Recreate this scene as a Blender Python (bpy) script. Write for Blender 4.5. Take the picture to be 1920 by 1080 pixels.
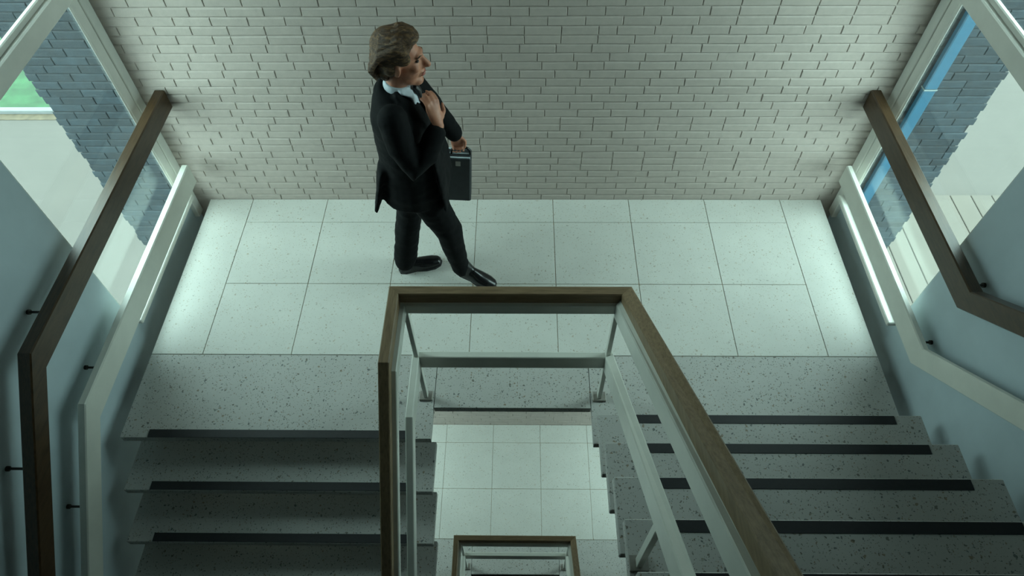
import bpy, bmesh, math, random
from mathutils import Vector, Matrix
random.seed(7)
for o in list(bpy.data.objects): bpy.data.objects.remove(o)
scene = bpy.context.scene
COL = scene.collection

# ------------------------------------------------------------------ units
# plan is laid out in floor-tile modules (0.52 m); X right, Y towards the brick wall, Z up, landing floor z = 0
S = 0.52
XC = 3.48
def P(x, y, z): return Vector(((x-XC)*S, y*S, z*S))
def fx(x): return (x-XC)*S

# ------------------------------------------------------------------ camera
def make_camera():
    p, yw, rl = math.radians(53.3949), math.radians(1.2093), math.radians(-0.8258)
    f = Vector((0, math.cos(p), -math.sin(p))); r = Vector((1, 0, 0)); u = r.cross(f)
    c, s = math.cos(rl), math.sin(rl)
    r2 = r*c + u*s; u2 = u*c - r*s
    Rz = Matrix.Rotation(yw, 3, 'Z')
    r2, u2, f = Rz@r2, Rz@u2, Rz@f
    m = Matrix((r2, u2, -f)).transposed().to_4x4()
    m.translation = P(3.57368, -3.87455, 6.48152)
    cam = bpy.data.cameras.new('camera'); cam.sensor_width = 36; cam.sensor_fit = 'HORIZONTAL'
    cam.lens = 1260.154/1920*36; cam.clip_start = 0.05; cam.clip_end = 300
    o = bpy.data.objects.new('camera', cam); COL.objects.link(o); o.matrix_world = m
    scene.camera = o
make_camera()

# ------------------------------------------------------------------ daylight and exposure
w = bpy.data.worlds.new('world'); scene.world = w; w.use_nodes = True
bg = w.node_tree.nodes['Background']
bg.inputs[0].default_value = (0.745, 1.0, 0.95, 1)     # cool overcast sky
# overcast sky, a little brighter towards the zenith
_wn, _wl = w.node_tree.nodes, w.node_tree.links
_tc = _wn.new('ShaderNodeTexCoord'); _sp = _wn.new('ShaderNodeSeparateXYZ'); _wl.new(_tc.outputs['Generated'], _sp.inputs[0])
_mx = _wn.new('ShaderNodeMath'); _mx.operation = 'MAXIMUM'; _wl.new(_sp.outputs['Z'], _mx.inputs[0]); _mx.inputs[1].default_value = 0
_ma = _wn.new('ShaderNodeMath'); _ma.operation = 'MULTIPLY_ADD'; _wl.new(_mx.outputs[0], _ma.inputs[0])
SKY = 9.9
_ma.inputs[1].default_value = SKY*.2; _ma.inputs[2].default_value = SKY*.8
_wl.new(_ma.outputs[0], bg.inputs[1])
scene.view_settings.view_transform = 'Standard'
scene.view_settings.look = 'None'
scene.view_settings.gamma = 1
scene.view_settings.use_curve_mapping = False
scene.view_settings.exposure = 0.0

XL, XR, YB, H = -0.774, 7.739, 2.411, 6.94      # inner wall faces, brick wall, storey height
YJ = 0.29                                       # front jamb of the landing windows
WTOP = 5.8
def portal(x, z0, z1, sx):
    l = bpy.data.lights.new('window_daylight_portal', 'AREA'); l.shape = 'RECTANGLE'
    l.size = (YB-YJ)*S; l.size_y = (z1-z0)*S
    l.cycles.is_portal = True
    o = bpy.data.objects.new('window_daylight_portal', l); COL.objects.link(o)
    o.location = P(x, (YB+YJ)/2, (z0+z1)/2)
    d = Vector((sx, 0, 0)); z = -d; y = Vector((0, 0, 1)); xx = y.cross(z)
    o.matrix_world = Matrix.Translation(o.location) @ Matrix((xx, y, z)).transposed().to_4x4()
for lv in (0, -H):
    portal(XL-0.06, lv+.25, lv+(WTOP if lv == 0 else 4.3), 1)
    portal(XR+0.06, lv+.25, lv+(WTOP if lv == 0 else 4.3), -1)

# ------------------------------------------------------------------ materials
def newmat(name):
    m = bpy.data.materials.new(name); m.use_nodes = True
    return m, m.node_tree.nodes, m.node_tree.links, m.node_tree.nodes['Principled BSDF']
def ramp(n, l, src, stops, interp='LINEAR'):
    r = n.new('ShaderNodeValToRGB'); r.color_ramp.interpolation = interp
    e = r.color_ramp.elements
    while len(e) < len(stops): e.new(0.5)
    for i, (p, c) in enumerate(stops):
        e[i].position = p; e[i].color = (*c, 1) if len(c) == 3 else c
    l.new(src, r.inputs[0]); return r.outputs[0]
def mix(n, l, fac, a, b, mode='MIX'):
    m = n.new('ShaderNodeMix'); m.data_type = 'RGBA'; m.blend_type = mode
    if isinstance(fac, (int, float)): m.inputs[0].default_value = fac
    else: l.new(fac, m.inputs[0])
    for i, v in ((6, a), (7, b)):
        if isinstance(v, tuple): m.inputs[i].default_value = (*v, 1)
        else: l.new(v, m.inputs[i])
    return m.outputs[2]
def coords(n, l, scale=(1, 1, 1), world=True):
    if world:
        g = n.new('ShaderNodeNewGeometry'); src = g.outputs['Position']
    else:
        g = n.new('ShaderNodeTexCoord'); src = g.outputs['Object']
    mp = n.new('ShaderNodeMapping'); mp.inputs['Scale'].default_value = scale
    l.new(src, mp.inputs[0]); return mp.outputs[0]
def noise(n, l, vec, scale, detail=3, rough=.55):
    t = n.new('ShaderNodeTexNoise'); t.inputs['Scale'].default_value = scale
    t.inputs['Detail'].default_value = detail; t.inputs['Roughness'].default_value = rough
    l.new(vec, t.inputs['Vector']); return t.outputs['Fac']
def bump(n, l, b, h, strength=.3, dist=.002):
    k = n.new('ShaderNodeBump'); k.inputs['Strength'].default_value = strength; k.inputs['Distance'].default_value = dist
    l.new(h, k.inputs['Height']); l.new(k.outputs[0], b.inputs['Normal'])
def obj_random(n):
    return n.new('ShaderNodeObjectInfo').outputs['Random']

def plain(name, col, rough=.5, var=.12, scale=14, bmp=0, metal=0, spec=.5):
    m, n, l, b = newmat(name)
    v = coords(n, l); f = noise(n, l, v, scale)
    c1 = tuple(c*(1-var) for c in col); c2 = tuple(min(1, c*(1+var)) for c in col)
    l.new(ramp(n, l, f, [(.3, c1), (.7, c2)]), b.inputs['Base Color'])
    b.inputs['Roughness'].default_value = rough; b.inputs['Metallic'].default_value = metal
    b.inputs['Specular IOR Level'].default_value = spec
    if bmp: bump(n, l, b, noise(n, l, v, scale*8, 2), bmp, .002)
    return m

def terrazzo(name, base, chips, dens, size, dark):
    """light cement with scattered brown, grey and dark stone chips"""
    m, n, l, b = newmat(name)
    v = coords(n, l)
    cloud = noise(n, l, v, 5, 4)
    col = ramp(n, l, cloud, [(.3, tuple(c*.93 for c in base)), (.7, base)])
    fine = noise(n, l, v, 260, 2)
    col = mix(n, l, ramp(n, l, fine, [(.60, (0, 0, 0)), (.72, (.45,)*3)]), col, tuple(c*.72 for c in base))
    warp = n.new('ShaderNodeTexNoise'); warp.inputs['Scale'].default_value = 60; l.new(v, warp.inputs['Vector'])
    add = n.new('ShaderNodeVectorMath'); add.operation = 'MULTIPLY_ADD'
    l.new(warp.outputs['Color'], add.inputs[0]); add.inputs[1].default_value = (.022,)*3; l.new(v, add.inputs[2])
    for i, (sc, thr, pick) in enumerate(((size, .20, dens), (size*1.9, .24, dens*1.25), (size*3.6, .28, dens*1.3))):
        vo = n.new('ShaderNodeTexVoronoi'); vo.voronoi_dimensions = '3D'; vo.inputs['Scale'].default_value = sc
        l.new(add.outputs[0], vo.inputs['Vector'])
        inside = n.new('ShaderNodeMath'); inside.operation = 'LESS_THAN'; l.new(vo.outputs['Distance'], inside.inputs[0]); inside.inputs[1].default_value = thr*1.25
        sep = n.new('ShaderNodeSeparateColor'); l.new(vo.outputs['Color'], sep.inputs[0])
        sel = n.new('ShaderNodeMath'); sel.operation = 'LESS_THAN'; l.new(sep.outputs[0], sel.inputs[0]); sel.inputs[1].default_value = pick
        f = n.new('ShaderNodeMath'); f.operation = 'MULTIPLY'; l.new(inside.outputs[0], f.inputs[0]); l.new(sel.outputs[0], f.inputs[1])
        cc = ramp(n, l, sep.outputs[1], chips, 'CONSTANT')
        f2 = n.new('ShaderNodeMath'); f2.operation = 'MULTIPLY'; l.new(f.outputs[0], f2.inputs[0]); f2.inputs[1].default_value = dark
        col = mix(n, l, f2.outputs[0], col, cc)
    l.new(col, b.inputs['Base Color'])
    b.inputs['Roughness'].default_value = .42; b.inputs['Specular IOR Level'].default_value = .35
    return m

MAT = {}
chips_a = [(0, (.30, .20, .10)), (.45, (.42, .30, .17)), (.8, (.20, .17, .13))]
chips_b = [(0, (.10, .085, .06)), (.35, (.22, .15, .08)), (.6, (.06, .07, .07)), (.85, (.30, .30, .26))]
MAT['tile'] = terrazzo('pale_terrazzo_tile', (.70, .69, .645), chips_a, .10, 46, .5)
MAT['slab'] = terrazzo('coarse_terrazzo_slab', (.51, .50, .475), chips_b, .20, 38, .75)
MAT['grout'] = plain('brown_grout', (.38, .25, .13), .9, .15, 30)
MAT['slab_core'] = plain('raw_concrete_edge', (.20, .16, .12), .9, .2, 20)
MAT['plaster'] = plain('white_plaster', (.48, .57, .615), .85, .04, 6, .15)
MAT['paint'] = plain('white_gloss_paint', (.66, .66, .60), .38, .04, 10)
MAT['frame'] = plain('white_window_paint', (.72, .71, .66), .45, .04, 10)
MAT['rubber'] = plain('black_rubber', (.012, .012, .014), .55, .2, 60)
MAT['steel'] = plain('dull_steel', (.35, .33, .30), .45, .1, 40, 0, .6)
MAT['bracket'] = plain('dark_steel', (.05, .045, .04), .5, .1, 40, 0, .6)
MAT['pipe'] = plain('blue_painted_metal', (.02, .085, .14), .4, .06, 12)
MAT['clip'] = plain('pale_clip', (.16, .20, .20), .4, .05, 20)
MAT['concrete'] = plain('pale_paving_concrete', (.058, .052, .046), .9, .05, 1.5)
MAT['concrete2'] = plain('cream_paving', (.069, .060, .050), .9, .05, 2.0)
MAT['kerb'] = plain('pale_kerb_stone', (.13, .14, .14), .9, .08, 6)
MAT['soil'] = plain('brown_soil', (.07, .055, .035), .95, .3, 10)
MAT['grass'] = plain('lawn_green', (.014, .052, .019), .9, .35, 4, .4)
MAT['unseen_dark'] = plain('bounce_cutting_dark', (.10, .07, .05), .7, .2, 8)  # made-up dark finish for unseen hall surfaces, keeps bounced light low
MAT['ceiling'] = plain('ceiling_paint', (.25, .25, .24), .9, .04, 6)

def brick_mat(name, base, var, rough, bstr, mottled=.1):
    m, n, l, b = newmat(name)
    v = coords(n, l)
    f = noise(n, l, v, 24, 4)
    c = ramp(n, l, f, [(.3, tuple(x*(1-mottled) for x in base)), (.7, tuple(min(1, x*(1+mottled)) for x in base))])
    r = ramp(n, l, obj_random(n), [(0, (1-var,)*3), (1, (1+var,)*3)])
    c = mix(n, l, 1.0, c, r, 'MULTIPLY')
    l.new(c, b.inputs['Base Color']); b.inputs['Roughness'].default_value = rough
    bump(n, l, b, noise(n, l, v, 70, 4, .65), bstr, .004)
    return m
MAT['brick'] = brick_mat('white_painted_brick', (.445, .385, .345), .03, .7, .35, .05)
MAT['mortar'] = brick_mat('white_painted_mortar', (.445, .385, .345), 0, .85, .5, .06)
MAT['dbrick'] = brick_mat('dark_blue_grey_brick', (.014, .023, .030), .25, .8, .4, .25)
MAT['dmortar'] = brick_mat('dark_mortar', (.011, .014, .017), 0, .9, .4, .1)

def wood_mat(name, axis_scale, a=(.155, .100, .052), bcol=(.34, .235, .135), rough=.5):
    m, n, l, b = newmat(name)
    v = coords(n, l, axis_scale)
    f = noise(n, l, v, 9, 6, .65)
    c = ramp(n, l, f, [(.28, a), (.5, tuple((x+y)/2 for x, y in zip(a, bcol))), (.75, bcol)])
    l.new(c, b.inputs['Base Color']); b.inputs['Roughness'].default_value = rough
    bump(n, l, b, f, .12, .002)
    return m
MAT['wood_y'] = wood_mat('brown_oak_lengthwise', (14, 1.2, 6))
MAT['wood_dark'] = wood_mat('dark_stained_wood', (14, 1.2, 6), (.028, .015, .006), (.080, .045, .020), .32)
MAT['wood_x'] = wood_mat('brown_oak_crosswise', (1.2, 14, 14))

def glass_mat():
    m = bpy.data.materials.new('window_glass'); m.use_nodes = True
    n, l = m.node_tree.nodes, m.node_tree.links
    n.remove(n['Principled BSDF'])
    t = n.new('ShaderNodeBsdfTransparent'); t.inputs[0].default_value = (.93, .97, .97, 1)
    g = n.new('ShaderNodeBsdfGlossy'); g.inputs['Roughness'].default_value = 0
    # Schlick reflectance, the same on both faces of the pane
    ge = n.new('ShaderNodeNewGeometry')
    dt = n.new('ShaderNodeVectorMath'); dt.operation = 'DOT_PRODUCT'; l.new(ge.outputs['Normal'], dt.inputs[0]); l.new(ge.outputs['Incoming'], dt.inputs[1])
    def mth(op, x, y=None):
        q = n.new('ShaderNodeMath'); q.operation = op
        for i, vv in enumerate((x, y)):
            if vv is None: continue
            if isinstance(vv, (int, float)): q.inputs[i].default_value = vv
            else: l.new(vv, q.inputs[i])
        return q.outputs[0]
    fr = mth('ADD', mth('MULTIPLY', mth('POWER', mth('SUBTRACT', 1.0, mth('ABSOLUTE', dt.outputs['Value'])), 5.0), .94), .035)
    mx = n.new('ShaderNodeMixShader'); l.new(fr, mx.inputs[0]); l.new(t.outputs[0], mx.inputs[1]); l.new(g.outputs[0], mx.inputs[2])
    l.new(mx.outputs[0], n['Material Output'].inputs[0])
    return m
MAT['glass'] = glass_mat()

# ------------------------------------------------------------------ builders
def link(name, me, mat, parent=None, loc=None):
    o = bpy.data.objects.new(name, me); COL.objects.link(o)
    if mat is not None and me is not None and not me.materials: me.materials.append(mat)
    if parent is not None: o.parent = parent
    if loc is not None: o.location = loc
    return o
def tag(o, label=None, cat=None, group=None, kind=None):
    if label: o['label'] = label
    if cat: o['category'] = cat
    if group: o['group'] = group
    if kind: o['kind'] = kind
    return o
def empty(name, loc, label, cat, group=None, kind=None):
    o = bpy.data.objects.new(name, None); COL.objects.link(o); o.location = loc; o.empty_display_size = .1
    return tag(o, label, cat, group, kind)
def add_box(bm, a, b, ch=0.0, seg=1):
    a, b = Vector(a), Vector(b)
    r = bmesh.ops.create_cube(bm, size=1)
    vs = r['verts']
    for v in vs: v.co = Vector(((a[i]+b[i])/2 + v.co[i]*abs(b[i]-a[i]) for i in range(3)))
    if ch > 0:
        es = list({e for v in vs for e in v.link_edges})
        bmesh.ops.bevel(bm, geom=es, offset=ch, segments=seg, affect='EDGES', profile=.6)
def mesh_of(bm, name, smooth=False, off=None):
    bmesh.ops.recalc_face_normals(bm, faces=bm.faces)
    if off is not None: bmesh.ops.translate(bm, verts=bm.verts, vec=-Vector(off))
    me = bpy.data.meshes.new(name); bm.to_mesh(me); bm.free()
    if smooth:
        for p in me.polygons: p.use_smooth = True
    return me
def boxpart(name, a, b, mat, parent=None, ch=0.003):
    """box between two world corners; child coordinates are taken relative to its parents"""
    off = Vector((0, 0, 0)); q = parent
    while q is not None: off += q.location; q = q.parent
    bm = bmesh.new(); add_box(bm, a, b, ch)
    return link(name, mesh_of(bm, name, off=off), mat, parent)
def tbox(name, a, b, mat, parent=None, ch=0.003): return boxpart(name, P(*a), P(*b), mat, parent, ch)
def abs_loc(o):
    v = Vector((0, 0, 0))
    while o is not None: v += o.location; o = o.parent
    return v
def sweep(name, pts, wdt, hgt, mat, parent, ch=.004, before=None, after=None):
    """rectangular rail swept along a polyline, mitred in plan, cut plumb"""
    pts = [Vector(p) for p in pts]; n = len(pts)
    dirs = []
    for i in range(n-1):
        d = pts[i+1]-pts[i]; d.z = 0; dirs.append(d.normalized())
    rings = []
    for i in range(n):
        d0 = dirs[max(i-1, 0)]; d1 = dirs[min(i, n-2)]
        if i == 0 and before: d0 = Vector(before)
        if i == n-1 and after: d1 = Vector(after)
        n0 = Vector((-d0.y, d0.x, 0)); n1 = Vector((-d1.y, d1.x, 0))
        m = (n0+n1).normalized(); m = m/max(.3, m.dot(n0))
        w2, h2, c = wdt/2, hgt/2, ch
        prof = [(-w2, -h2+c), (-w2, h2-c), (-w2+c, h2), (w2-c, h2), (w2, h2-c), (w2, -h2+c), (w2-c, -h2), (-w2+c, -h2)]
        rings.append([pts[i]+m*a+Vector((0, 0, b)) for a, b in prof])
    off = abs_loc(parent)
    bm = bmesh.new(); vr = [[bm.verts.new(p-off) for p in r] for r in rings]
    k = len(vr[0])
    for i in range(n-1):
        for j in range(k): bm.faces.new((vr[i][j], vr[i][(j+1) % k], vr[i+1][(j+1) % k], vr[i+1][j]))
    bm.faces.new(vr[0]); bm.faces.new(vr[-1][::-1])
    return link(name, mesh_of(bm, name), mat, parent)
def rod(bm, a, b, r, seg=10):
    a, b = Vector(a), Vector(b); d = b-a
    m = Matrix.Translation((a+b)/2) @ d.to_track_quat('Z', 'Y').to_matrix().to_4x4()
    bmesh.ops.create_cone(bm, cap_ends=True, segments=seg, radius1=r, radius2=r, depth=d.length, matrix=m)
def rodpart(name, a, b, r, mat, parent, seg=10):
    bm = bmesh.new(); rod(bm, a, b, r, seg)
    return link(name, mesh_of(bm, name, off=abs_loc(parent)), mat, parent)

# ================================================================== THE SETTING
# ---- brick wall ----------------------------------------------------
COURSE, BLEN, JT = 0.10645*S, 0.385*S, 0.0045
def brick_mesh(length, hgt, depth=.0065, ch=.003):
    """one brick face: proud of the mortar with eased edges, the upper edge sloped like a struck joint to catch light; front towards -Y"""
    L, Hh, ct = length/2, hgt/2, .0085
    rings = [[(-L, 0, -Hh), (L, 0, -Hh), (L, 0, Hh), (-L, 0, Hh)],
             [(-L, -depth+ch, -Hh), (L, -depth+ch, -Hh), (L, -.0012, Hh), (-L, -.0012, Hh)],
             [(-L+ch, -depth, -Hh+ch), (L-ch, -depth, -Hh+ch), (L-ch, -depth, Hh-ct), (-L+ch, -depth, Hh-ct)]]
    bm = bmesh.new(); vr = [[bm.verts.new(p) for p in r] for r in rings]
    for i in range(2):
        for j in range(4): bm.faces.new((vr[i][j], vr[i][(j+1) % 4], vr[i+1][(j+1) % 4], vr[i+1][j]))
    bm.faces.new(vr[2])
    return mesh_of(bm, 'brick')
def lay_bricks(parent, x0, x1, z_first, n_courses, y, matb, single, blen=BLEN, course=COURSE, tooth=0, off0=0.0):
    """running-bond courses; single(course) tells which courses become single bricks, the rest are joined"""
    cache = {}; stuff = bmesh.new(); any_stuff = False
    for c in range(n_courses):
        z = z_first + (c+.5)*course
        x = x0 - (blen*.5 if c % 2 else 0) - off0 - random.choice((0, 0, 0, .5, .25))*blen*.5
        xe = x1 + (0.010 if (tooth and c % 2) else 0)
        xs = x0
        if tooth < 0:
            xs = x0 - (0.010 if c % 2 else 0); xe = x1
        while x < xe - 1e-4:
            ln = blen if random.random() > .07 else blen*random.choice((.5, 1.0, .75))
            a, b = max(x, xs), min(x+ln, xe); x += ln
            if b-a < .03: continue
            L = b-a-.0025; key = round(L, 3)
            loc = Vector(((a+b)/2, y+random.uniform(-.0015, .0015), z+random.uniform(-.0012, .0012)))
            rz = random.uniform(-.006, .006); ry = random.uniform(-.006, .006)
            if key not in cache: cache[key] = brick_mesh(key, course-JT)
            me = cache[key]
            if single(c):
                o = link('brick', me, matb, parent, loc - abs_loc(parent)); o.rotation_euler = (0, ry, rz)
            else:
                m = Matrix.Translation(loc-abs_loc(parent)) @ Matrix.Rotation(rz, 4, 'Z') @ Matrix.Rotation(ry, 4, 'Y')
                t = me.copy(); t.transform(m); stuff.from_mesh(t); bpy.data.meshes.remove(t); any_stuff = True
    if any_stuff:
        me = mesh_of(stuff, 'brick_courses')
        o = link('brick_courses', me, matb, parent); tag(o, kind='stuff')
    else: stuff.free()

ybm = YB*S+.0065       # mortar plane of the interior brick wall
wall_back = tag(boxpart('wall_back', (fx(XL-.13), ybm, -2.3*H*S), (fx(XR+.13), ybm+.25, 8.6*S), MAT['mortar'], ch=0),
    'white painted brick wall with raked joints behind the landing', 'wall', kind='structure')
z0 = (0.19593-.10645*2)*S
lay_bricks(wall_back, fx(XL), fx(XR), z0, 29, ybm, MAT['brick'], lambda c: 15 <= c <= 27)
lay_bricks(wall_back, fx(XL), fx(XR), z0+29*COURSE, 12, ybm, MAT['brick'], lambda c: False)
# the storey below: only its lowest courses show through the stairwell
lay_bricks(wall_back, fx(1.2), fx(6.0), z0-H*S, 8, ybm, MAT['brick'], lambda c: False)

# ---- side walls, windows -------------------------------------------
def side(sgn):
    """sgn -1: left, +1: right"""
    nm = 'left' if sgn < 0 else 'right'
    xw = XL if sgn < 0 else XR
    X = lambda d: xw + sgn*d          # d > 0 goes outwards
    wl = tag(tbox('wall_'+nm, (X(0), -11, -2.3*H), (X(.10), YJ, 8.6), MAT['plaster'], ch=.004),
        'smooth white plastered wall along the %s stair flight' % nm, 'wall', kind='structure')
    # spandrels and wall bands between the storeys' windows
    for za, zb in ((-2.54, .17), (WTOP, 8.6), (-H-.54, -H+.17), (-2.3*H, -H-.54)):
        b = tbox('spandrel', (X(.045), YJ, za), (X(.14), YB+.02, zb), MAT['plaster'], None, .003)
        b.parent = wl
    for k, lv in enumerate((0, -H)):
        top = WTOP if lv == 0 else 4.4
        n = (1 if sgn < 0 else 2) + 2*k
        win = empty('window_%d' % n, P(X(.2), YJ, lv+.2),
            ('tall white-framed window beside the landing, %s' % ('with lawn and paving outside' if sgn < 0 else 'with a blue downpipe outside')) if k == 0 else
            'window of the storey below on the %s, hidden under the landing' % nm, 'window', kind='structure')
        z1, z2 = lv+.2, lv+top
        tbox('frame_post', (X(-.02), YB-.14, z1-.4), (X(.10), YB, z2), MAT['frame'], win, .004)
        tbox('frame_post', (X(-.008), YB-.285, z1), (X(.03), YB-.14, z2), MAT['frame'], win, .006)
        tbox('glazing_bead', (X(-.004), YB-.315, z1+.04), (X(.004), YB-.285, z2), MAT['frame'], win, .002)
        tbox('frame_post', (X(.006), YJ-.06, z1), (X(.03), YJ+.012, z2), MAT['frame'], win, .003)
        tbox('transom', (X(-.06), YJ, lv+2.985), (X(.03), YB-.14, lv+3.17), MAT['frame'], win, .006)
        tbox('transom_ledge', (X(-.02), YJ, lv+3.17), (X(.028), YB-.14, lv+3.23), MAT['frame'], win, .005)
        tbox('window_sill', (X(-.085), YJ+.004, lv+.17), (X(.04), YB-.14, lv+.235), MAT['frame'], win, .005)
        tbox('bottom_rail', (X(-.004), YJ, lv+.235), (X(.02), YB-.285, lv+.27), MAT['frame'], win, .003)
        tbox('head_rail', (X(-.01), YJ, z2-.1), (X(.03), YB-.14, z2), MAT['frame'], win, .004)
        tbox('pane', (X(.004), YJ, lv+.26), (X(.014), YB-.3, lv+2.99), MAT['glass'], win, 0)
        tbox('pane', (X(.004), YJ, lv+3.2), (X(.014), YB-.3, z2-.08), MAT['glass'], win, 0)
    return wl
side(-1); side(1)
tag(boxpart('wall_front', P(XL-.5, -11.3, -2.3*H), P(XR+.5, -11, 8.6), MAT['unseen_dark'], ch=0), 'wall behind the stair hall, out of view, coloured dark to cut bounce', 'wall', kind='structure')  # unseen wall, its colour made dark to reduce bounced light
tag(boxpart('ceiling', P(XL-.5, -11.3, 8.6), P(XR+.5, YB+.4, 9.0), MAT['ceiling'], ch=0), 'plain painted ceiling over the stairwell, out of view', 'ceiling', kind='structure')

# ---- wing walls of dark brick outside the windows --------------------
GZ = -8.3
for sgn, xa, xb, nm in ((-1, -2.0, XL-.13, 'left'), (1, XR+.13, 8.95, 'right')):
    yb2 = 2.5*S+.011
    wo = tag(boxpart('wall_outside_'+nm, (fx(xa)+(.012 if sgn < 0 else 0), yb2, GZ*S), (fx(xb)-(0 if sgn < 0 else .012), yb2+.22, 7.5*S), MAT['dmortar'], ch=0),
        'dark blue-grey brick wing wall outside the %s window' % nm, 'wall', kind='structure')
    zb0 = z0-12*COURSE
    lay_bricks(wo, fx(xa), fx(xb), zb0, 42, yb2, MAT['dbrick'], lambda c: True, tooth=sgn, off0=.04)
    lay_bricks(wo, fx(xa), fx(xb), zb0+42*COURSE, 12, yb2, MAT['dbrick'], lambda c: False, tooth=sgn)
    lay_bricks(wo, fx(xa), fx(xb), GZ*S, int((zb0-GZ*S)/COURSE), yb2, MAT['dbrick'], lambda c: False, tooth=sgn)

# ---- landing floors --------------------------------------------------
FL, FR, YE = -0.58, 7.546, -0.65
TILE = {}
def tile(parent, x0, x1, y0, y1, lv, mat, thick=.055, name='floor_tile', gap=.0035):
    a, b = P(x0, y0, 0), P(x1, y1, 0)
    dx, dy = b.x-a.x-gap, b.y-a.y-gap
    key = (round(dx, 4), round(dy, 4), thick, mat.name)
    if key not in TILE:
        bm = bmesh.new(); add_box(bm, (-dx/2, -dy/2, -thick), (dx/2, dy/2, 0), .0015); TILE[key] = mesh_of(bm, name)
    return link(name, TILE[key], mat, parent, Vector(((a.x+b.x)/2, (a.y+b.y)/2, lv*S)) - abs_loc(parent))
SLABT = 0.09
def landing(lv, label):
    o = boxpart('floor', P(FL+.01, 0.0, lv-.30), P(FR-.01, YB-.002, lv-.012), MAT['grout'], ch=0)
    tag(o, label, 'floor', kind='structure')
    tile(o, FL, 0, 0, YB, lv, MAT['tile']); tile(o, 7, FR, 0, YB, lv, MAT['tile'])
    for i in range(7):
        for y0, y1 in ((0, 1), (1, 2), (2, YB)): tile(o, i, i+1, y0, y1, lv, MAT['tile'])
    th = SLABT*S
    tile(o, FL, 2.655, -1.005, 0, lv, MAT['slab'], th, 'edge_slab')
    tile(o, 2.655, 4.325, YE, 0, lv, MAT['slab'], th, 'edge_slab')
    tile(o, 4.325, FR, -1.05, 0, lv, MAT['slab'], th, 'edge_slab')
    # beam carrying the landing
    boxpart('landing_beam', P(FL+.05, -.45, lv-.42), P(FR-.05, 0.0, lv-SLABT-.002), MAT['slab_core'], o, .002)
    # black nosing strip on the edge towards the descending flight
    s = boxpart('nosing_strip', P(-.29, -1.0, lv-.002), P(2.39, -.912, lv+.006), MAT['rubber'], o, .0008)
    return o
land0 = landing(0, 'pale terrazzo tiled landing floor the man walks on')
land1 = landing(-H, 'terrazzo landing floor of the storey below, seen through the stairwell')
tag(boxpart('floor', P(FL, YE, -2*H-.2), P(FR, YB, -2*H), MAT['slab'], ch=.002), 'dim landing floor two storeys down at the bottom of the well', 'floor', kind='structure')
for z in (H/2, -H/2):
    tag(boxpart('floor', P(FL, -11, z-.35), P(FR, -4.72, z), MAT['unseen_dark'], ch=.002), 'hall floor, coloured dark to cut bounce, at the %s of the stair flights, out of view' % ('head' if z > 0 else 'foot'), 'floor', kind='structure')  # unseen floors given the dark finish so the stairs receive less bounce

# ---- outdoors ---------------------------------------------------------
g = tag(boxpart('ground', P(-60, -40, GZ-.4), P(70, 60, GZ), MAT['concrete'], ch=0), 'pale concrete ground outside the windows', 'ground', kind='structure')
tag(boxpart('lawn', P(-60, 14.65, GZ), P(-9.0, 40, GZ+.10), MAT['grass'], ch=.01), 'green lawn beyond the kerb outside the left window', 'lawn')
tag(boxpart('kerb', P(-60, 14.45, GZ), P(-8.7, 14.65, GZ+.16), MAT['kerb'], ch=.01), 'pale stone kerb along the lawn outside the left window', 'kerb')
tag(boxpart('soil_strip', P(-60, 14.15, GZ), P(-8.7, 14.45, GZ+.02), MAT['soil'], ch=.004), 'brown strip of soil in front of the lawn kerb', 'soil')
pv = empty('paving', P(18, 8, GZ), 'cream paving of long narrow slabs outside the right window', 'paving')
for i in range(14):
    x = 12.2+i*.62
    tbox('paving_slab', (x, 4.5, GZ), (x+.59, 10.6, GZ+.06), MAT['concrete2'], pv, .006)

dp = empty('downpipe', P(8.1, 2.40, GZ), 'blue rectangular downpipe outside the right window', 'pipe')
tbox('pipe_shaft', (8.06, 2.39, GZ), (8.20, 2.47, 1.745), MAT['pipe'], dp, .006)
tbox('pipe_shaft', (8.06, 2.39, 1.755), (8.20, 2.47, 7.4), MAT['pipe'], dp, .006)
tbox('pipe_collar', (8.055, 2.385, 1.742), (8.205, 2.475, 1.758), MAT['clip'], dp, .001)
for z in (-3, .2, 4.5): tbox('pipe_bracket', (8.07, 2.46, z), (8.14, 2.485, z+.06), MAT['pipe'], dp, .002)

# ================================================================== STAIRS
R_R, G_R, Y_R = 0.3628, 0.4600, -0.888     # rising flight on the right
R_L, G_L, Y_L = 0.3790, 0.4180, -1.005     # falling flight on the left
def tread_mesh(x0, x1, dep, key):
    if key not in TILE:
        bm = bmesh.new(); w2 = (x1-x0)*S/2
        add_box(bm, (-w2, -dep*S, -SLABT*S), (w2, 0, 0), .004); TILE[key] = mesh_of(bm, 'tread')
    return TILE[key]
def strip_mesh(x0, x1, key):
    if key not in TILE:
        bm = bmesh.new(); w2 = (x1-x0)*S/2
        add_box(bm, (-w2, -.090*S, -.001), (w2, 0, .003), .0008); TILE[key] = mesh_of(bm, 'nosing_strip')
    return TILE[key]
def support_mesh():
    if 'support' not in TILE:
        bm = bmesh.new(); add_box(bm, (-.035, -.05, -.33), (.035, .05, -SLABT*S+.001), .002); TILE['support'] = mesh_of(bm, 'tread_support')
    return TILE['support']
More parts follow.
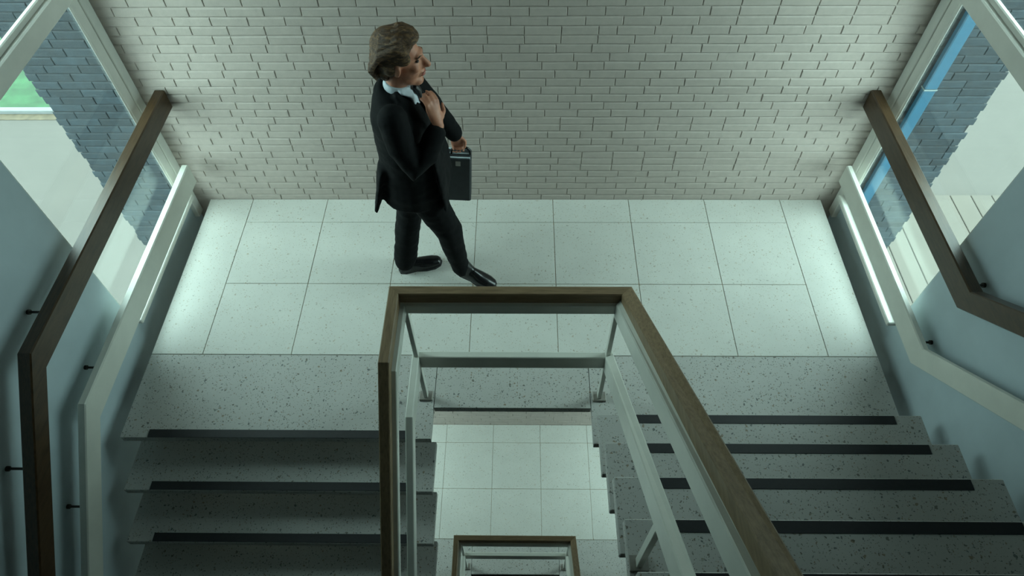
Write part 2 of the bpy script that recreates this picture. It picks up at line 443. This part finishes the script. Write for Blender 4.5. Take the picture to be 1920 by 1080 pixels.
def flight(lv, sgn, label, n=8):
    if sgn > 0: xa, xb, r, gg, yn, dep = 4.345, 7.538, R_R, G_R, Y_R, .62
    else: xa, xb, r, gg, yn, dep = -.57, 2.665, R_L, G_L, Y_L, .558
    e = empty('stair_flight', P((xa+xb)/2, yn, lv), label, 'stairs', 'terrazzo stair flights')
    o0 = abs_loc(e)
    for k in range(1, n+1):
        if sgn > 0: yfar, z = yn-(k-1)*gg, lv+k*r             # far edge (nosing) towards the landing
        else: yfar, z = yn-k*gg+dep, lv-k*r                   # nosing is the near edge
        t = link('tread', tread_mesh(xa, xb, dep, 'tread%d' % sgn), MAT['slab'], e, P((xa+xb)/2, yfar, z)-o0)
        ys = -.004 if sgn > 0 else (-dep+.09)*S+.004
        cx = ((xa+.27+xb-.27)/2-(xa+xb)/2)*S
        for xs in (xa+.55, xb-.55):
            c = Vector(((xs-(xa+xb)/2)*S, -dep*S*.5, 0))
            link('tread_support', support_mesh(), MAT['slab_core'], t, c)
        s = link('nosing_strip', strip_mesh(xa+.275, xb-.27, 'strip%d' % sgn), MAT['rubber'], t, Vector((cx, ys, 0)))
    # two dark stringer beams below the treads
    for xs in (xa+.55, xb-.55):
        if sgn > 0: p0, p1 = (xs, yn-.30, lv+r-.62), (xs, yn-.30-gg*(n-1), lv+r*n-.62)
        else: p0, p1 = (xs, yn-gg+.25, lv-r-.66), (xs, yn-gg*n+.25, lv-r*n-.66)
        sweep('stringer', [P(*p0), P(*p1)], .09, .20, MAT['slab_core'], e)
    return e
flight(0, 1, 'flight of speckled terrazzo steps rising on the right with black nosings')
flight(0, -1, 'flight of speckled terrazzo steps descending in shade on the left')
flight(-H, 1, 'lower terrazzo flight rising from the storey below, glimpsed in the well')
flight(-H, -1, 'lower terrazzo flight falling from the landing below, hidden beneath the left steps')

# ================================================================== BALUSTRADE AROUND THE WELL
def balustrade(lv, label):
    e = empty('stair_balustrade', P(3.48, -.55, lv), label, 'balustrade', 'stairwell balustrades')
    yc, xl, xr = -.553, 2.515, 4.458
    def path(z, dl=0, dr=0, yk=-1.25, sl=.885, sr=.787, y=yc, end=-3.75, endl=-4.6):
        c0 = (xl+dl, y, z); c1 = (xr+dr, y, z)
        return [P(xl+dl, endl, lv+z-(yk-endl)*sl), P(xl+dl, yk, lv+z), P(xl+dl, y, lv+z), P(xr+dr, y, lv+z), P(xr+dr, end, lv+z+(y-end)*sr)]
    pw = path(1.915)
    FY, FX, BY = (0, 1, 0), (1, 0, 0), (0, -1, 0)
    def runs(name, p, w_, h1, h2, h3, ma, mb):
        sweep(name, p[:3], w_, h1, ma, e, after=FX)            # left run: falling, then level
        sweep(name, p[2:4], w_, h2, mb, e, before=FY, after=BY)
        sweep(name, p[3:], w_, h3, ma, e, before=FX)           # right run, rising
    runs('handrail', pw, .046, .066, .066, .068, MAT['wood_y'], MAT['wood_x'])
    runs('upper_bar', path(1.785, .055, -.055, y=yc-.045), .028, .058, .058, .100, MAT['paint'], MAT['paint'])
    runs('middle_rail', path(.775, .045, -.03, yk=-1.18, sl=.90, sr=.80, y=-.515), .036, .105, .105, .125, MAT['paint'], MAT['paint'])
    def post(x, y, zf, zt):
        q = tbox('post', (x-.022, y-.032, lv+zf), (x+.022, y+.032, lv+zt), MAT['paint'], e, .002)
        boxpart('foot_plate', P(x-.07, y-.055, lv+zf), P(x+.07, y+.055, lv+zf+.03), MAT['steel'], q, .002)
    post(2.567, -.515, 0, 1.76); post(4.417, -.515, 0, 1.76)
    # posts on the flights reach the middle rail
    for k in (4, 7):
        y = Y_R-(k-1)*G_R-.32; post(4.42, y, k*R_R, .775+(-.515-y)*.80-.05)
        y = Y_L-k*G_L+.12; post(2.565, y, -k*R_L, .775-(-1.18-y)*.90-.05)
    return e
balustrade(0, 'brown wooden handrail with white rails around the stairwell, nearest')
balustrade(-H, 'smaller brown handrail with white rails down in the stairwell, one storey below')

# ================================================================== WALL RAILS
def wall_rail(name, label, x, zc, yend, yk, slope, ylast, wdt, hgt, mat, xwall, by):
    e = empty(name, P(x, yend, zc), label, 'handrail' if 'wood' in label else 'rail', 'wooden wall handrails' if 'wood' in label else 'white guard rails')
    zl = zc+(yk-ylast)*slope
    rail = sweep('rail', [P(x, yend, zc), P(x, yk, zc)], wdt, hgt, mat, e, ch=.006)
    sweep('rail', [P(x, yk, zc), P(x, ylast, zl)], wdt, hgt, mat, e, ch=.006)
    for y in by:
        z = zc if y > yk else zc+(yk-y)*slope
        b = rodpart('bracket', P(x, y, z-.01), P(xwall, y, z-.01), .006, MAT['bracket'], e)
        sx = .012 if xwall > x else -.012
        c = P(xwall, y, z-.01); rodpart('wall_plate', c, c-Vector((sx, 0, 0)), .012, MAT['bracket'], b, 14)
    return e
wall_rail('wall_handrail', 'dark wooden handrail fixed along the left wall and window', -.51, 1.64, 2.395, -1.05, -.85, -4.8, .062, .125, MAT['wood_dark'], XL, (-.55, -1.75, -3.0))
wall_rail('wall_handrail', 'dark wooden handrail fixed along the right wall and window', 7.535, 1.63, 2.395, -.39, .80, -4.2, .062, .125, MAT['wood_dark'], XR, (-.22, -1.75, -3.0))
wall_rail('guard_rail', 'white painted guard rail low on the left wall', -.542, .665, 2.2, -1.03, -.80, -4.8, .042, .15, MAT['paint'], XL, (-.55, -1.75, -3.0))
wall_rail('guard_rail', 'white painted guard rail low on the right wall', 7.552, .665, 2.2, -.39, .84, -4.2, .034, .14, MAT['paint'], XR, (-.22, -1.75, -3.0))
# ================================================================== THE WALKING MAN
def cloth(name, col, rough=.85, sc=40, var=.25):
    m, n, l, b = newmat(name)
    v = coords(n, l, world=False); f = noise(n, l, v, sc, 4)
    l.new(ramp(n, l, f, [(.3, tuple(c*(1-var) for c in col)), (.7, tuple(c*(1+var) for c in col))]), b.inputs['Base Color'])
    b.inputs['Roughness'].default_value = rough
    b.inputs['Specular IOR Level'].default_value = .15
    bump(n, l, b, noise(n, l, v, 16, 3), .35, .01)
    return m
MAT['suit'] = cloth('black_wool', (.0055, .006, .0066), .85)
MAT['shirt'] = plain('white_shirt_cotton', (.62, .68, .74), .8, .05, 30)
MAT['tie'] = plain('black_silk', (.008, .008, .010), .45, .2, 60)
MAT['leather'] = plain('black_polished_leather', (.006, .006, .007), .22, .2, 30)
MAT['folder'] = plain('dark_grey_board', (.022, .026, .029), .6, .15, 30)
MAT['paper'] = plain('pale_metal_edge', (.60, .70, .75), .8, .15, 60)
def skin_mat():
    m, n, l, b = newmat('skin')
    v = coords(n, l, world=False); f = noise(n, l, v, 22, 4)
    l.new(ramp(n, l, f, [(.3, (.46, .175, .105)), (.7, (.60, .27, .17))]), b.inputs['Base Color'])
    b.inputs['Roughness'].default_value = .5
    b.inputs['Subsurface Weight'].default_value = .08; b.inputs['Subsurface Radius'].default_value = (.012, .005, .003)
    return m
MAT['skin'] = skin_mat()
def hair_mat():
    m, n, l, b = newmat('brown_blond_hair')
    v = coords(n, l, (10, 22, 34), world=False); f = noise(n, l, v, 3.2, 5, .7)
    l.new(ramp(n, l, f, [(.3, (.030, .013, .005)), (.5, (.095, .045, .018)), (.68, (.33, .18, .075))]), b.inputs['Base Color'])
    b.inputs['Roughness'].default_value = .5
    bump(n, l, b, f, .8, .01)
    return m
MAT['hair'] = hair_mat()
MAT['lip'] = plain('lip', (.42, .15, .12), .5, .1, 60)
MAT['eye'] = plain('eye', (.05, .04, .035), .2, .1, 60)

def ring_loft(bm, rings):
    vr = [[bm.verts.new(p) for p in r] for r in rings]; k = len(vr[0])
    for i in range(len(vr)-1):
        for j in range(k): bm.faces.new((vr[i][j], vr[i][(j+1) % k], vr[i+1][(j+1) % k], vr[i+1][j]))
    bm.faces.new(vr[0][::-1]); bm.faces.new(vr[-1])
def tube(bm, pts, rad, seg=14, flat=None, cap=True):
    """tapered limb through points; rad = list of r or (r_a, r_b); rounded ends"""
    pts = [Vector(p) for p in pts]
    rad = [r if isinstance(r, tuple) else (r, r) for r in rad]
    if cap:
        d0 = (pts[0]-pts[1]).normalized(); d1 = (pts[-1]-pts[-2]).normalized()
        a, b = rad[0], rad[-1]
        pts = [pts[0]+d0*min(a)*.9, pts[0]+d0*min(a)*.55] + pts + [pts[-1]+d1*min(b)*.55, pts[-1]+d1*min(b)*.9]
        rad = [(a[0]*.35, a[1]*.35), (a[0]*.82, a[1]*.82)] + rad + [(b[0]*.82, b[1]*.82), (b[0]*.35, b[1]*.35)]
    rings = []
    up = Vector(flat) if flat else Vector((0, 1, 0))
    for i, p in enumerate(pts):
        d = (pts[min(i+1, len(pts)-1)]-pts[max(i-1, 0)]).normalized()
        u = (up-d*up.dot(d))
        u = u.normalized() if u.length > 1e-3 else Vector((1, 0, 0))
        v = d.cross(u)
        rings.append([p+u*math.cos(t)*rad[i][1]+v*math.sin(t)*rad[i][0] for t in [2*math.pi*j/seg for j in range(seg)]])
    ring_loft(bm, rings)
def ell(bm, c, r, rot=(0, 0, 0), seg=20):
    m = Matrix.Translation(c) @ Matrix.Rotation(rot[2], 4, 'Z') @ Matrix.Rotation(rot[1], 4, 'Y') @ Matrix.Rotation(rot[0], 4, 'X') @ Matrix.Diagonal((*r, 1))
    bmesh.ops.create_uvsphere(bm, u_segments=seg, v_segments=seg//2+2, radius=1, matrix=m)
def remeshed(name, bm, voxel, mat, parent, smooth_it=4, wob=0, seed=0, loc=None):
    me = mesh_of(bm, name+'_raw')
    o = bpy.data.objects.new(name+'_raw', me); COL.objects.link(o)
    r = o.modifiers.new('r', 'REMESH'); r.mode = 'VOXEL'; r.voxel_size = voxel; r.use_smooth_shade = True
    s = o.modifiers.new('s', 'SMOOTH'); s.factor = .5; s.iterations = smooth_it
    dg = bpy.context.evaluated_depsgraph_get(); ev = o.evaluated_get(dg)
    m2 = bpy.data.meshes.new_from_object(ev, depsgraph=dg); m2.name = name
    bpy.data.objects.remove(o); bpy.data.meshes.remove(me)
    if wob:
        from mathutils import noise as mn
        m2.update(); nrm = [v.normal.copy() for v in m2.vertices]
        for v, nv in zip(m2.vertices, nrm):
            q = v.co*9+Vector((seed, 0, 0)); q2 = Vector((v.co.x*16, v.co.y*16, v.co.z*30+seed))
            v.co += nv*(mn.noise(q)*wob+mn.noise(q2)*wob*.6)
    for p in m2.polygons: p.use_smooth = True
    m2.materials.clear()
    return link(name, m2, mat, parent, loc)

def build_person():
    base = P(2.5, 1.22, 0)
    # joints, local metres: +X forward, -Y his right (towards the camera), Z up
    RS, RE, RW = (-.035, -.175, 1.345), (.050, -.250, 1.10), (.168, -.132, 1.270)
    LS, LE, LW = (-.035, .175, 1.345), (.072, .262, 1.10), (.190, .262, .885)
    RH, RK, RA = (-.010, -.088, .87), (.150, -.100, .485), (.195, -.105, .145)
    LH, LK, LA = (-.030, .088, .87), (-.095, .060, .475), (-.165, .012, .10)
    HC = Vector((.012, 0, 1.555))
    # ---- body: one continuous surface (head, neck, trunk, arms, hands, legs)
    bm = bmesh.new()
    ell(bm, HC+Vector((-.012, 0, .030)), (.098, .077, .092))                 # skull
    ell(bm, HC+Vector((.020, 0, -.035)), (.075, .062, .090), (0, .12, 0))    # face
    ell(bm, HC+Vector((.060, 0, -.118)), (.034, .036, .026))                 # chin
    ell(bm, HC+Vector((.018, 0, -.098)), (.062, .056, .036), (0, .25, 0))    # jaw
    ell(bm, HC+Vector((.082, 0, .022)), (.022, .046, .016))                  # brow
    for s in (-1, 1):
        ell(bm, HC+Vector((.062, s*.040, -.034)), (.026, .022, .022))        # cheeks
        ell(bm, HC+Vector((-.012, s*.077, -.022)), (.022, .011, .034), (0, .2, s*.35))   # ears
    tube(bm, [HC+Vector((.094, 0, .010)), HC+Vector((.108, 0, -.016)), HC+Vector((.122, 0, -.036))], [.010, .0125, .0155], 10)  # nose
    ell(bm, HC+Vector((.100, 0, -.042)), (.020, .018, .011))
    ell(bm, HC+Vector((.088, 0, -.070)), (.018, .024, .008))                 # lips
    ell(bm, HC+Vector((.084, 0, -.086)), (.017, .022, .008))
    tube(bm, [(-.040, 0, 1.34), (-.030, 0, 1.40), (-.008, 0, 1.47)], [.062, .057, .055])   # neck
    tube(bm, [(-.025, 0, .86), (-.03, 0, 1.0), (-.035, 0, 1.18), (-.04, 0, 1.32)], [(.10, .15), (.09, .14), (.10, .155), (.08, .13)], 18)
    for A, B, Cc in ((RS, RE, RW), (LS, LE, LW)): tube(bm, [A, B, Cc], [.047, .040, .027])
    for A, B, Cc in ((RH, RK, RA), (LH, LK, LA)): tube(bm, [A, B, Cc], [.075, .052, .040])
    # right hand at the tie knot: palm with four fingers of different length and a thumb
    W = Vector(RW); tip = Vector((.118, -.056, 1.445)); d = (tip-W).normalized()
    side_v = Vector((.62, .75, .12)); side_v = (side_v-d*side_v.dot(d)).normalized()     # across the knuckles
    nrm = d.cross(side_v).normalized()                                                   # out of the back of the hand
    if nrm.y > 0: nrm = -nrm
    K = W+d*.095
    tube(bm, [W, W+d*.035, W+d*.07, K], [(.020, .027), (.022, .034), (.020, .040), (.016, .041)], 14, flat=side_v)
    for i, (o, L) in enumerate(((.032, .074), (.011, .084), (-.011, .078), (-.031, .062))):
        a = K+side_v*o-d*.012; k1 = a+d*L*.45+nrm*.006; k2 = k1+d*L*.32-nrm*.012; k3 = k2+d*L*.20-nrm*.020
        tube(bm, [a, k1, k2, k3], [.0100, .0096, .0088, .0080], 10)
    t0 = W+d*.030+side_v*.030; tube(bm, [t0, t0+side_v*.030+d*.022-nrm*.010, t0+side_v*.040+d*.052-nrm*.022], [.0125, .0110, .0092], 10)
    # left hand closed round the briefcase handle
    W = Vector(LW); d = Vector((.16, .05, -.98)).normalized(); sv = Vector((1, 0, .16)); sv = (sv-d*sv.dot(d)).normalized(); nr = Vector((0, 1, 0))
    K = W+d*.070
    tube(bm, [W, W+d*.035, K], [(.019, .026), (.019, .036), (.016, .038)], 14, flat=sv)
    for o, L in ((.030, .056), (.010, .064), (-.010, .060), (-.029, .050)):
        a = K+sv*o-d*.008; k1 = a+d*L*.42+nr*.004; k2 = k1+d*L*.28-nr*.022; k3 = k2-d*L*.10-nr*.024
        tube(bm, [a, k1, k2, k3], [.0098, .0095, .0088, .0080], 10)
    t0 = W+d*.028+sv*.026; tube(bm, [t0, t0+sv*.022+d*.026-nr*.012, t0+sv*.016+d*.054-nr*.026], [.012, .0105, .009], 10)
    body = remeshed('person', bm, .0062, MAT['skin'], None, 3, loc=base)
    tag(body, 'man in black suit walking across the landing, hand raised to his tie', 'person')
    L = lambda n, b, v, m, it=4, w=0, sd=0: remeshed(n, b, v, m, body, it, w, sd)
    # ---- eyes
    for s in (-1, 1):
        b = bmesh.new(); ell(b, HC+Vector((.078, s*.031, .000)), (.0095, .011, .0065), seg=12)
        link('eye', mesh_of(b, 'eye', True), MAT['eye'], body)
        b = bmesh.new(); tube(b, [HC+Vector((.100, s*.012, .018)), HC+Vector((.096, s*.032, .026)), HC+Vector((.080, s*.052, .020))], [.003, .0035, .002], 8)
        link('eyebrow', mesh_of(b, 'eyebrow', True), MAT['hair'], body)
    b = bmesh.new(); ell(b, HC+Vector((.0955, 0, -.0715)), (.012, .022, .0060), seg=12); ell(b, HC+Vector((.0925, 0, -.0845)), (.012, .020, .0070), seg=12)
    link('lips', mesh_of(b, 'lips', True), MAT['lip'], body)
    # ---- hair: swept-back mass with loose locks
    b = bmesh.new()
    ell(b, HC+Vector((-.028, 0, .062)), (.103, .090, .084))
    ell(b, HC+Vector((-.062, 0, .010)), (.068, .086, .095))
    ell(b, HC+Vector((.040, 0, .105)), (.058, .066, .034), (0, .12, 0))
    ell(b, HC+Vector((-.080, 0, -.055)), (.036, .062, .060))
    for s in (-1, 1):
        ell(b, HC+Vector((.010, s*.070, .045)), (.052, .022, .045), (0, .5, 0))
        ell(b, HC+Vector((-.040, s*.074, -.010)), (.032, .018, .045))
    rnd = random.Random(3)
    for k in range(64):
        ang = rnd.uniform(-1.35, 1.35); h = rnd.uniform(0, 1)
        y0, z0_ = math.sin(ang), math.cos(ang)
        p = [HC+Vector((.085-.02*abs(ang)-h*.03, y0*.060, .070+z0_*.055)), HC+Vector((.02-h*.02, y0*.088, .055+z0_*.088)),
             HC+Vector((-.070-h*.02, y0*.096, .030+z0_*.085-h*.02)), HC+Vector((-.122-rnd.uniform(0, .014), y0*.084, -.020+z0_*.05-h*.03)), HC+Vector((-.110, y0*.070, -.070-h*.03+z0_*.01))]
        j = Vector((0, rnd.uniform(-.008, .008), rnd.uniform(-.006, .012)))
        tube(b, [q+j for q in p], [.004, .0085, .0085, .007, .003], 6)
    L('hair', b, .0052, MAT['hair'], 1, .003, 4)
    # ---- shirt, collar and tie
    b = bmesh.new()
    tube(b, [(-.036, 0, 1.345), (-.028, 0, 1.395), (-.020, 0, 1.430)], [(.074, .080), (.068, .070), (.064, .064)], 20, cap=False)
    tube(b, [(.010, 0, 1.12), (.030, 0, 1.26), (.036, 0, 1.345)], [(.085, .075), (.060, .075), (.034, .055)], 18)
    for s in (-1, 1): tube(b, [(.000, s*.060, 1.415), (.045, s*.040, 1.385), (.058, s*.050, 1.335)], [(.012, .026), (.010, .030), (.006, .010)], 10)
    L('shirt', b, .006, MAT['shirt'], 2)
    b = bmesh.new()
    tube(b, [(.062, 0, 1.398), (.072, 0, 1.375), (.078, 0, 1.350)], [(.014, .026), (.016, .020), (.010, .014)], 12)
    tube(b, [(.080, 0, 1.350), (.098, 0, 1.29), (.108, 0, 1.20), (.110, 0, 1.10)], [(.007, .016), (.007, .024), (.007, .032), (.006, .036)], 12)
    L('tie', b, .004, MAT['tie'], 2)
    # ---- jacket
    b = bmesh.new()
    secs = [(.735, -.018, .190, .208), (.82, -.014, .186, .208), (.93, -.014, .172, .198), (1.05, -.022, .158, .190), (1.17, -.034, .146, .192), (1.27, -.042, .136, .200), (1.335, -.046, .112, .190), (1.375, -.048, .084, .140), (1.405, -.046, .062, .080)]
    ring_loft(b, [[Vector((xc+rx*math.cos(t), ry*math.sin(t), z+(.020*math.cos(t) if z > 1.35 else 0)*-1)) for t in [2*math.pi*j/28 for j in range(28)]] for z, xc, rx, ry in secs])
    tube(b, [RS, (-.005, -.222, 1.21), RE, (.105, -.212, 1.165), (.152, -.152, 1.240)], [.074, .070, .066, .058, .050])
    tube(b, [LS, (.02, .222, 1.22), LE, (.135, .262, .985), (.186, .262, .893)], [.074, .068, .064, .058, .052])
    tube(b, [(-.150, -.02, .98), (-.188, -.02, .84), (-.222, -.02, .700)], [(.030, .15), (.026, .155), (.016, .150)], 16)     # tail lifting behind
    for s in (-1, 1):
        tube(b, [(-.02, s*.078, 1.408), (.045, s*.075, 1.34), (.098, s*.055, 1.24), (.122, s*.02, 1.10)], [(.014, .030), (.012, .042), (.012, .046), (.012, .020)], 12)   # lapels
        tube(b, [(.125, s*.085, 1.05), (.150, s*.10, .88), (.160, s*.105, .735)], [(.018, .075), (.018, .09), (.014, .09)], 14)      # front skirts
    jk = L('jacket', b, .0095, MAT['suit'], 3, .006, 2)
    b = bmesh.new(); tube(b, [Vector(RW)-Vector((.018, -.008, .018)), Vector(RW)+Vector((.003, .001, .006))], [.032, .031], 16, cap=False)
    link('sleeve_cuff', mesh_of(b, 'sleeve_cuff', True), MAT['suit'], body)
    # ---- trousers
    b = bmesh.new()
    tube(b, [(-.03, 0, .72), (-.025, 0, .84), (-.02, 0, .95)], [(.11, .15), (.125, .165), (.11, .15)], 18)
    tube(b, [RH, (.080, -.096, .67), RK, (.172, -.106, .31), (.196, -.108, .150)], [.100, .092, .078, .066, .053])
    tube(b, [LH, (-.066, .072, .67), LK, (-.135, .034, .28), (-.168, .012, .075)], [.100, .090, .078, .074, .072])
    L('trousers', b, .0095, MAT['suit'], 4, .007, 9)
    # ---- shoes
    def shoe(heel, toe, ankle, name):
        heel, toe = Vector(heel), Vector(toe); d = toe-heel; ln = d.length; d.normalize()
        side_ = d.cross(Vector((0, 0, 1))).normalized(); up = side_.cross(d)
        b = bmesh.new()
        prof = [(0.0, .022, .034), (.06, .038, .056), (.2, .041, .064), (.4, .042, .060), (.6, .050, .046), (.8, .049, .037), (.94, .037, .028), (1.0, .018, .016)]
        rings = []
        for t, wd, ht in prof:
            c = heel+d*ln*t
            rings.append([c+side_*wd*math.cos(a)+up*(max(math.sin(a), -.25)*ht+.018) for a in [2*math.pi*j/18 for j in range(18)]])
        ring_loft(b, rings)
        tube(b, [heel+d*.07+up*.04, Vector(ankle)], [(.045, .036), .044], 14)
        o = L(name, b, .005, MAT['leather'], 3)
        b = bmesh.new(); rings = []
        for zz in (-.002, .012):
            rings.append([heel+d*ln*t+side_*w_*1.13+up*zz for t, w_ in ((-.01, .0), (.02, .026), (.15, .036), (.4, .034), (.62, .046), (.82, .045), (.96, .030), (1.02, 0), (.96, -.030), (.82, -.045), (.62, -.046), (.4, -.034), (.15, -.036), (.02, -.026))])
        ring_loft(b, rings); link('sole', mesh_of(b, 'sole'), MAT['rubber'], o)
        return o
    shoe((-.215, -.012, .003), (.050, .062, .003), (-.165, .012, .11), 'shoe')
    shoe((.165, -.085, .110), (.402, -.165, .030), (.195, -.105, .20), 'shoe')
    # ---- briefcase carried in the left hand: a thing of its own
    ang = .06
    bc = empty('briefcase', base+Vector((.080, .262, .405)), 'dark briefcase with pale edge lines carried in the walking man\'s far hand', 'bag')
    Rm = Matrix.Rotation(ang, 4, 'Y')
    def fbox(name, a, c, mat, ch=.002, par=None):
        bb = bmesh.new(); add_box(bb, a, c, ch); me = mesh_of(bb, name); me.transform(Rm); return link(name, me, mat, par or bc)
    fbox('case_half', (-.20, -.046, 0), (.175, -.002, .345), MAT['folder'], .008)
    fbox('case_half', (-.20, .002, 0), (.175, .046, .345), MAT['folder'], .008)
    for y in (-.040, -.003, .034): fbox('edge_trim', (-.188, y-.002, .343), (.170, y+.007, .350), MAT['paper'], .001)
    for x in (-.12, .10): fbox('clasp', (x-.014, -.0485, .29), (x+.014, -.0455, .325), MAT['steel'], .001)
    bb = bmesh.new()
    tube(bb, [(.06, 0, .345), (.065, 0, .375), (.085, 0, .388), (.145, 0, .388), (.165, 0, .375), (.168, 0, .345)], [.007, .008, .009, .009, .008, .007], 10)
    me = mesh_of(bb, 'handle', True); me.transform(Rm); link('handle', me, MAT['leather'], bc)
build_person()
